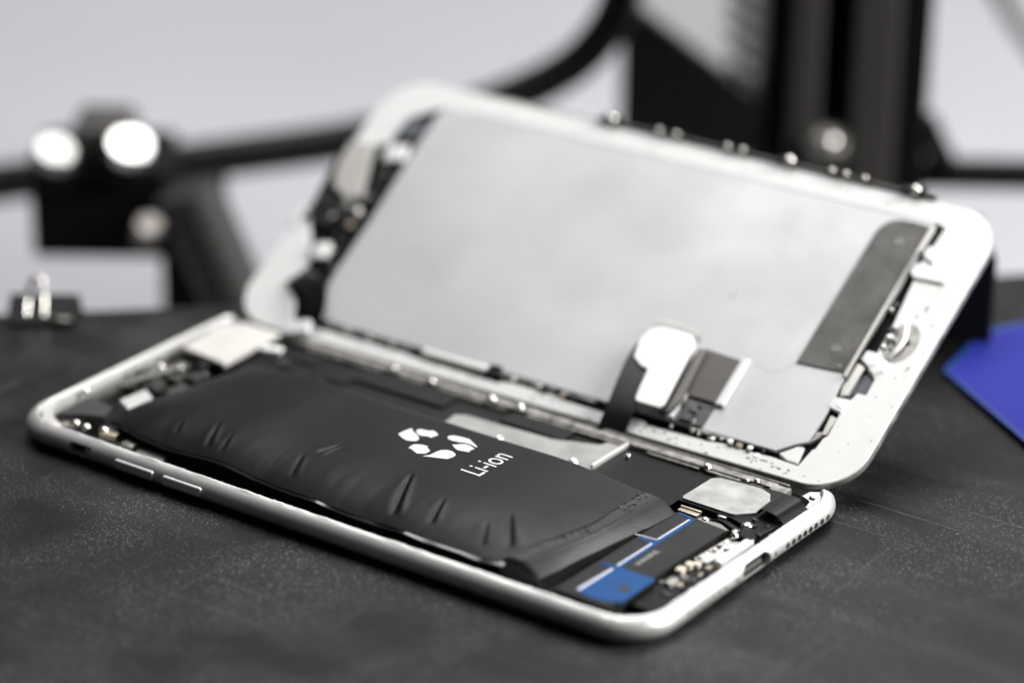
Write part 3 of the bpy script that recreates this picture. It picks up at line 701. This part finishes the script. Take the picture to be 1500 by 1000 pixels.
# free edge: metal tabs standing up along the top border
for u, w_, h in ((51.1, 2.2, 1.0), (91.3, 2.0, 1.0), (118.3, 2.6, 1.1)):
    g = MB(); g.box((u, 67.8, .45), (w_*1.9, 1.3, 1.3), bev=.2); lsub('edge_tab', g, black)
    g = MB(); g.ball((u+.5, 67.6, 1.15), 1.1, .8); lsub('edge_stud', g, chrome)
for u in (62.5, 66.5, 78, 81.5, 101.0, 104.0, 108.0):
    g = MB(); g.box((u, 67.8, .4), (2.6, 1.1, 1.1), bev=.2); lsub('edge_tab', g, black)
    if u > 60: g = MB(); g.ball((u, 67.6, .95), .62, .9); lsub('edge_stud', g, chrome)
g = MB(); g.box((85.5, 67.4, .05), (75, .8, 1.0), bev=.12); lsub('edge_rail', g, mat('edge_brass', (.05, .048, .043), .45, .3))
g = MB(); g.box((31, 67.2, -.3), (32, .5, .9), bev=.1); lsub('edge_rail', g, mat('edge_pale', (.32, .31, .29), .45, .3))
# earpiece and front camera group at the left end
g = MB(); g.prism([(.2, 47.2), (5.8, 48.0), (8.2, 41.6), (11.0, 34.9), (8.3, 33.3), (3.2, 35.8), (.9, 41.1)], -.2, .9, .3); ea = lsub('earpiece', g, beige)
g = MB(); g.prism([(11.0, 43.6), (13.4, 42.4), (13.7, 33.1), (11.3, 33.4)], -.3, .6, .15); lsub('earpiece_gasket', g, black)
g = MB(); g.prism([(-.1, 48.0), (1.0, 48), (2.4, 36), (4.2, 33.2), (8.4, 32.6), (8.2, 26.4), (4.8, 25.5), (1.8, 29), (0, 38)], -.5, .45, .15); lsub('camera_housing', g, black)
g = MB(); g.box((10.9, 29.3, .1), (3.8, 4.2, 1.0), rz=.2, bev=.3); lsub('camera_housing', g, black)
g = MB(); g.cyl((9.4, 31.9, .2), (9.4, 31.9, 1.2), 1.2, 20, bev=.3); lsub('camera_lens', g, lipm)
g = MB(); g.ball((12.4, 31.2, .7), .9, .7); lsub('solder_blob', g, bright)
g = MB(); g.box((11.1, 54.3, .3), (4.6, 4.8, .5), bev=.1); lsub('light_sensor', g, sensor)
g = MB(); g.box((11.6, 47.2, .5), (5.0, 4.6, 1.0), rz=.3, bev=.6); lsub('foam_pad', g, white)
g = MB(); g.box((10.6, 20.0, .5), (3.8, 4.2, 1.0), rz=.3, bev=.6); lsub('foam_pad', g, white)
g = MB(); g.box((.6, 27.0, .3), (1.6, 5.4, 1.0), bev=.4); lsub('frame_tab', g, white)
g = MB(); g.prism([(7.8, 11.0), (9.6, 15.2), (12.4, 14.9), (16.4, 12.4), (14, 9.5)], .1, .35, .08); lsub('flex_ribbon', g, mat('flex_grey', (.13, .13, .135), .35, .3))
g = MB(); g.strip([(8.0, 10.6, .5), (11.5, 9.4, 1.6), (15.5, 7.4, 2.6), (18.0, 4.6, 2.6), (18.6, 1.6, 1.4)], [(10.5, 13.8, .5), (14.5, 13.0, 1.8), (19.0, 10.6, 3.0), (21.4, 6.4, 2.8), (21.6, 2.4, 1.4)], .18); lsub('flex_ribbon', g, flexm, 60)
g = MB(); g.box((18.4, .2, 2.2), (5.6, 3.4, 1.6), rz=.35, bev=.4); lsub('flex_connector', g, mat('pale_plug', (.72, .72, .75), .4))
# display cable: board connector on the sheet, folded ribbon running down into the case
A = [(94.0, 21.5, .9), (89.5, 21.5, 1.4), (86.6, 20.2, 1.7), (85.9, 15.4, 2.3), (86.9, 9.5, 2.9), (88.2, 3.0, 3.0), (88.6, -1.2, 2.4), (88.5, -4.7, 1.0)]
B = [(95.0, 14.0, .9), (92.5, 17.0, 1.4), (91.2, 17.5, 1.7), (91.4, 13.2, 2.1), (92.6, 8.0, 2.2), (93.3, 3.4, 2.0), (93.5, .7, 1.4), (93.8, -3.1, .2)]
g = MB(); g.strip(A, B, .16, 8); dc = lsub('display_cable', g, flexm, 70)
g = MB(); g.prism([(92.5, 5.8), (91.6, 12.6), (89.6, 12.9), (87.4, 14.4), (86.6, 18.6), (87.2, 20.8), (89.2, 22.0), (95.6, 22.0), (97.2, 20.6), (98.5, 6.0), (97.9, 5.3), (93.2, 5.3)], 2.6, 2.95, .08); lsub('cable_shield', g, bright)
g = MB(); g.strip([(86.5, 24.0, 2.3), (90.0, 24.8, 2.0), (95.6, 24.6, 1.2)], [(86.5, 23.2, 2.3), (90, 23.9, 2.0), (95.6, 23.8, 1.2)], .2); lsub('cable_fold', g, lipm)
g = MB(); g.prism([(97.2, 5.4), (97.6, 20.6), (99.2, 20.6), (100.4, 8.8), (99.6, 5.4)], .3, 1.9, .35); lsub('cable_clamp', g, mat('clamp_grey', (.12, .115, .11), .3, .6))
g = MB(); g.prism([(98.4, 10.8), (98.2, 21.4), (106.1, 20.9), (106.4, 10.6)], .3, 1.0, .12); lsub('connector_cover', g, mat('cover_grey', (.085, .08, .077), .42, .4, bump=.1, cvar=.2, cscale=200))
g = MB(); g.prism([(106.2, 10.4), (106.1, 21.4), (107.6, 21.6), (107.9, 10.6)], .3, 1.15, .3); lsub('cover_lip', g, white)
g = MB(); g.prism([(98.8, 5.0), (99.2, 10.6), (100.4, 10.8), (100.4, 5.0)], .3, 1.3, .25); lsub('cover_lip', g, bright)
g = MB(); g.box((103.4, 7.6, .45), (5.6, 4.8, .5), bev=.1); g.box((102.6, 7.2, .8), (2.0, 3.6, .5), bev=.15); lsub('connector_socket', g, mat('socket_dark', (.04, .04, .042), .3, .4, cvar=1.5, cscale=500))
for u, v in ((89.6, 5.4), (91.2, 4.8), (99.4, 5.2)): g = MB(); g.ball((u, v, .6), .45, .8); lsub('solder_blob', g, chrome)

pm = [mat('chip_black', (.008, .008, .008), .35, spec=.3), mat('can_grey', (.20, .197, .19), .35, .7), mat('cap_tan', (.34, .29, .22), .5), mat('can_silver', (.60, .59, .57), .3, .8), mat('tape_dark', (.03, .03, .032), .45)]
def fill(par, x0, x1, y0, y1, z, n, lo=.5, hi=1.8, w=(5, 2, 1, 1.5, 4), name='chip'):
    for _ in range(n):
        g = MB(); x, y = R.uniform(x0, x1), R.uniform(y0, y1); sx, sy, h = R.uniform(lo, hi), R.uniform(lo, hi), R.uniform(.25, .8)
        g.box((x, y, z+h/2-.1), (sx, sy, h), rz=R.choice((0, 0, .12, -.1, .3)), bev=min(.1, h*.2))
        sub(name, g, R.choices(pm, w)[0], par)
fill(panel, 1.5, 8.5, 26.5, 33, .35, 12); fill(panel, 8.5, 13.2, 27, 33, .5, 6); fill(panel, 9.5, 13.5, 34, 50, .2, 7, .4, 1.2); fill(panel, 11, 15, 15.5, 26, -.2, 9, .5, 1.6)
fill(panel, 20, 44, 3.6, 4.5, .1, 9, .4, 1.3, (3, 4, 1, 3, 2)); fill(panel, 63, 88, 3.4, 4.4, .1, 12, .4, 1.3, (3, 4, 1, 3, 2)); fill(panel, 100, 121, 3.5, 4.4, -.1, 10, .3, 1.1, (3, 4, 1, 3, 2))
fill(panel, 99, 106, 4.8, 10, .6, 6, .5, 1.6, (3, 3, 1, 3, 3)); fill(panel, 128.6, 131.2, 31.2, 37.8, .1, 6, .3, .8, (3, 2, 1, 2, 2)); fill(panel, 126.7, 128.6, 32, 52, -.6, 8, .4, 1.0, (4, 2, 1, 1, 3))
fill(cam_flex, 5.4, 16.8, 18, 39, 4.0, 26, .6, 2.0, (6, 2, 1.2, 1, 4)); fill(tb, 4.5, 12, 4.2, 9, 3.3, 8, .5, 1.5); fill(tb, 16, 34, 3.6, 6.5, 2.4, 9, .6, 1.8, (5, 2, 1, .6, 4))
fill(dk, 129.6, 135, 14, 28, 2.9, 16, .5, 1.7, (4, 2, 1.6, 1.2, 3)); fill(dk, 129.8, 133.2, 28.6, 38, 3.5, 8, .3, .9, (1, 3, 1, 4, 1)); fill(ls, 131, 136, 38.5, 46, 4.5, 8, .4, 1.2, (4, 2, 1, 1.5, 3))
fill(lb, 22, 42, 44, 60, 3.3, 14, 1, 3.5, (6, .4, .2, 0, 3))

# ------------------------------------------------------------------ setting
E_ = Vector((.7267, .6869, 0)); NN = Vector((.6869, -.7267, 0)); P0 = Vector((-9.3, 72.4, 0))
def pl(a, b): v = P0+E_*a+NN*b; return (v.x, v.y)
g = MB(); g.prism([pl(-420, 0), pl(520, 0), pl(520, 640), pl(-420, 640)], -6, 0, 1.0)
top = g.mesh('tabletop', table_mat()); tt = obj('tabletop', top); tag(tt, 'scuffed black work plate the phone lies on', 'table', kind='structure')
g = MB()
for a, b in ((-330, 120), (430, 120), (-330, 560), (430, 560)): p = pl(a, b); g.box((p[0], p[1], -47.9), (40, 40, 84), bev=2)
tag(put('table_base', g, machine, tt), kind='structure')
g = MB(); g.prism([(-2600, -1500), (2600, -1500), (2600, 2600), (-2600, 2600)], -94, -90)
tag(put('desk', g, mat('desk_light', (.50, .49, .52), .6, bump=.1, bscale=60, cvar=-.12, cscale=5)), 'pale grey desk far below and behind the black plate', 'desk', kind='structure')  # faint colour mottling imitates uneven light across the desk
FW = Vector((-.57623, .81729, 0)); RT = Vector((.81729, .57623, 0)); C0 = Vector((375.763, -374.048, 0))
ANG = math.atan2(RT.y, RT.x)
def bg(s, t, z): v = C0+RT*s+FW*t; return Vector((v.x, v.y, z))
g = MB(); c = bg(0, 2300, 700); g.box(c, (5200, 40, 1584), rz=ANG)
tag(put('wall', g, mat('wall_light', (.62, .615, .63), .8)), kind='structure')  # unseen wall, added for the sheen it gives the plate

# ------------------------------------------------------------------ things on the plate
def thing(name, p, label, cat, group=None):
    o = bpy.data.objects.new(name, None); col.objects.link(o); o.location = Vector(p)*S
    tag(o, label, cat, group); return o, Matrix.Translation(-Vector(p)*S)
bc = [(122.5, 128.0), (119.3, 150.8), (124.1, 158.8), (160, 192.7), (236, 137), (205, 69)]
g = MB(); g.prism(bc, .05, 1.2, .15); c_ = put('plastic_sheet', g, bluecard)
tag(c_, 'flat bright blue plastic sheet lying on the black plate at the right', 'sheet')
g = MB(); cc = (165, 130)
inn = [(cc[0]+(p[0]-cc[0])*.965, cc[1]+(p[1]-cc[1])*.965) for p in bc]
me = curve_mesh('sheet_border', [bc, inn], .9, 1.26, .02, blueedge); submesh('sheet_border', me, c_)
o, inv = thing('stand_block', bg(82, 580, 0), 'black block standing on the plate behind the right end of the raised screen', 'block')
g = MB(); g.box(bg(81.5, 582, 9.6), (24, 24, 19), rz=ANG, bev=1.2); put('body', g, machine, o, None, inv)
g = MB(); g.box(bg(81.5, 582, .6), (27, 27, 1.1), rz=ANG, bev=.3); put('foot', g, machine, o, None, inv)
# binder clip on the back edge
o, inv = thing('binder_clip', bg(-92.5, 577, 0), 'small black binder clip with silver wire arms gripping the back edge of the plate', 'clip')
def bgl(pts): return [bg(*p) for p in pts]
g = MB(); a0, a1 = -99.2, -85.6
prof_ = [(574.0, .05), (574.0, .5), (580.2, 3.6), (582.8, .4), (582.8, -6.6), (583.3, -6.6), (583.3, .5), (580.4, 4.2), (573.4, .9), (573.4, .05)]
vs = [bg(a0, t, z) for t, z in prof_]+[bg(a1, t, z) for t, z in prof_]; n = len(prof_)
g._faces(vs, [tuple(range(n)), tuple(range(n, 2*n))[::-1]]+[(i, n+i, n+(i+1) % n, (i+1) % n) for i in range(n)])
put('body', g, clipm, o, None, inv)
g = MB(); g.tube(bgl([(-95.6, 575, .9), (-95.4, 578, 4.2), (-94.6, 579.4, 7.2), (-93.6, 579.6, 7.9), (-92.7, 579.4, 7.2), (-92.3, 578, 4.2), (-92.1, 575, .9)]), .55); put('wire_arm', g, chrome, o, None, inv)
g = MB(); g.tube(bgl([(-90.5, 575, 1.2), (-89.6, 573, 2.0), (-88.4, 572.4, 2.2), (-87.4, 573, 1.9), (-86.6, 575, 1.0)]), .4); put('wire_arm', g, lipm, o, None, inv)

# ------------------------------------------------------------------ blurred machinery behind the plate
o, inv = thing('machine_carriage', bg(-87, 675, -90), 'black machine carriage with two bright round bolts on top, blurred at the left', 'machine')
def bp_(name, g, m): return put(name, g, m, o, None, inv)
UPF = Vector((.40, -.26, .88))
g = MB(); g.box(bg(-92.6, 676.5, -10.4), (30.5, 28, 21.5), rz=ANG, bev=1.5); bp_('body', g, machine)
g = MB(); g.box(bg(-92.2, 674.7, 3.5), (14, 18, 11), rz=ANG, bev=2.5); bp_('head_block', g, mat('head_grey', (.05, .047, .043), .5))
for s, t, z, r in ((-101.6, 661.8, 4.5, 4.3), (-85, 661.8, 6, 4.8)):
    g = MB(); p = bg(s, t, z); g.cyl(p-UPF*4, p+UPF*1.2, r, 28, bev=.4); bp_('bolt', g, mat('bolt_bright', (.92, .90, .87), .3, 1) if r > 4.5 else mat('bolt_grey', (.55, .54, .52), .42, .9))  # the smaller left bolt gets a greyer metal
    g = MB(); g.cyl(p-UPF*6, p-UPF*2.2, r+.9, 24); bp_('bolt_collar', g, machine)
g = MB(); p = bg(-81, 658.2, -11.5); g.cyl(p-UPF*3, p+UPF*1.2, 3.1, 24, bev=.4); bp_('side_bolt', g, mat('bolt_dull', (.34, .315, .29), .4, .9))
g = MB(); g.box(bg(-72.4, 672.8, -36.6), (14, 16, 60), rz=ANG, bev=1); bp_('leg', g, machine)
g = MB(); g.cyl(bg(-72, 656.3, -1.7), bg(-56.8, 652.7, -38.4), 7.4, 28, bev=2.5); g.cyl(bg(-59.1, 653.6, -32.9), bg(-50, 654, -89.9), 7.4, 28); bp_('brace', g, bracem)

cab = [(-152.4, -24.6), (-133.7, -20.2), (-120.7, -17.1), (-104.7, -14.8), (-83.8, -12.3), (-64.5, -9.4), (-40.5, -5.5), (-18.2, -0.2), (0.7, 6.8), (13.3, 14.1), (20.9, 23.2), (24.5, 33.0), (26.6, 42.8), (28.4, 61.0), (29.6, 92.3)]
g = MB(); g.tube([bg(s, 700, z) for s, z in cab], 4.8)
tag(put('power_cable', g, rubber), 'thick black cable curving across the pale background and up behind the raised screen', 'cable')
g = MB(); g.tube([bg(s, 770, z) for s, z in ((108, 33), (118, 17.5), (128, 2.5), (147, -21), (171, -50), (184, -86))], 2.8)
tag(put('signal_cable', g, rubbergrey), 'grey cable crossing the top right corner of the background', 'cable')

UPF = Vector((.18, -.43, .88))
o, inv = thing('upright_post', bg(74.4, 684, -90), 'tall dark slotted metal post with one bright bolt, blurred at the right', 'post')
g = MB(); g.box(bg(74.3, 690.2, 5), (36.7, 26, 190), rz=ANG, bev=1); bp_('core', g, machine)
for s0, s1 in ((60.9, 67.6), (74.3, 84.6)):
    g = MB(); g.box(bg((s0+s1)/2, 673.5, 5), (s1-s0, 7, 190), rz=ANG, bev=1.2); bp_('ridge', g, anod)
g = MB(); p = bg(69, 667.2, 8.6); g.cyl(p-UPF*4, p+UPF*1.0, 2.6, 28, bev=.4); bp_('bolt', g, mat('bolt_silver', (.92, .90, .86), .25, 1))
g = MB(); g.cyl(p-UPF*4.2, p-UPF*.3, 4.6, 28, bev=.4); bp_('washer', g, mat('washer_grey', (.16, .155, .145), .45, .7))
g = MB(); g.box(bg(115.6, 692.9, -8.7), (50, 7, 6.2), rz=ANG, bev=1); bp_('crossbar', g, machine)
g = MB(); g.cyl(bg(93.6, 690.2, 5.3), bg(101, 692, -9.4), 3.0, 16); bp_('gusset', g, machine)

g = MB(); pp = [(24.8, -90), (24.8, 20.7), (27.5, 23.8), (62.6, -2.8), (64, -90)]
vs = [bg(s, 715, z) for s, z in pp]+[bg(s, 720, z) for s, z in pp]; n = len(pp)
g._faces(vs, [tuple(range(n)), tuple(range(n, 2*n))[::-1]]+[(i, n+i, n+(i+1) % n, (i+1) % n) for i in range(n)])
tag(put('side_panel', g, panelm), 'charcoal panel with a slanting top edge beside the dark slotted post', 'panel')
o, inv = thing('ribbed_guard', bg(46, 745, -40), 'pale grey sloping guard with dark slanted ribs above the charcoal panel', 'guard')
UPB = Vector((0, 0, .80))+FW*.60; NRM = Vector((0, 0, .60))-FW*.80
def sl(a, b, h=0): return bg(46, 735, -6)+RT*a+UPB*b+NRM*h
g = MB(); vs = [sl(a, b, h) for h in (-2, 0) for a, b in ((-19, -42), (18, -42), (18, 60), (-19, 60))]
g._faces(vs, [(3, 2, 1, 0), (4, 5, 6, 7), (0, 1, 5, 4), (1, 2, 6, 5), (2, 3, 7, 6), (3, 0, 4, 7)]); bp_('backing', g, guardm)
for i in range(12):
    g = MB(); b0 = 42-i*5.6; vs = [sl(a, b, h) for h in (.02, 1.6) for a, b in ((7, b0+5.5), (16.5, b0-2.2), (16.5, b0-.3), (7, b0+7.4))]
    g._faces(vs, [(3, 2, 1, 0), (4, 5, 6, 7), (0, 1, 5, 4), (1, 2, 6, 5), (2, 3, 7, 6), (3, 0, 4, 7)]); bp_('rib', g, mat('rib_dark', (.07, .07, .07), .6))

# ------------------------------------------------------------------ lamps
def area(name, p, target, size, power, colr=(1, 1, 1), sy=None):
    ld = bpy.data.lights.new(name, 'AREA'); ld.energy = power; ld.size = size*S; ld.color = colr
    if sy: ld.shape = 'RECTANGLE'; ld.size_y = sy*S
    o = bpy.data.objects.new(name, ld); col.objects.link(o); o.location = Vector(p)*S
    o.rotation_euler = (Vector(target)-Vector(p)).to_track_quat('-Z', 'Y').to_euler(); return o
area('ceiling_softbox', (-150, 400, 950), (60, 60, 0), 700, 8.4, (1, .995, .99), 600)
area('side_softbox', (760, 420, 520), (80, 40, 0), 420, 14.5, (1, .99, .97), 420)
area('backdrop_fill', (-500, 1700, 1500), (-450, 900, -90), 900, 16, (.97, .97, 1), 900)  # added fill light that brightens the desk and wall behind
w = bpy.data.worlds.new('World'); scene.world = w; w.use_nodes = True
w.node_tree.nodes['Background'].inputs[0].default_value = (.9, .92, 1, 1); w.node_tree.nodes['Background'].inputs[1].default_value = .03

# ------------------------------------------------------------------ camera
cd = bpy.data.cameras.new('camera'); cam = bpy.data.objects.new('camera', cd); col.objects.link(cam); scene.camera = cam
r_ = Vector((.81382934, .58094235, .01370349)); u_ = Vector((-.23834833, .31220434, .91962956)); f_ = Vector((-.52997347, .75168772, -.39254769))
Mx = Matrix((( r_.x, u_.x, -f_.x, .375763), (r_.y, u_.y, -f_.y, -.374048), (r_.z, u_.z, -f_.z, .243188), (0, 0, 0, 1)))
cam.matrix_world = Mx
cd.sensor_width = 36; cd.lens = 111.69; cd.clip_start = .02; cd.clip_end = 20
cd.dof.use_dof = True; cd.dof.focus_distance = .547; cd.dof.aperture_fstop = 111.69/19.0
scene.view_settings.view_transform = 'Standard'; scene.view_settings.look = 'None'
scene.view_settings.exposure = 0; scene.view_settings.gamma = 1; scene.view_settings.use_curve_mapping = False
scene.cycles.use_denoising = True
scene.cycles.max_bounces = 8
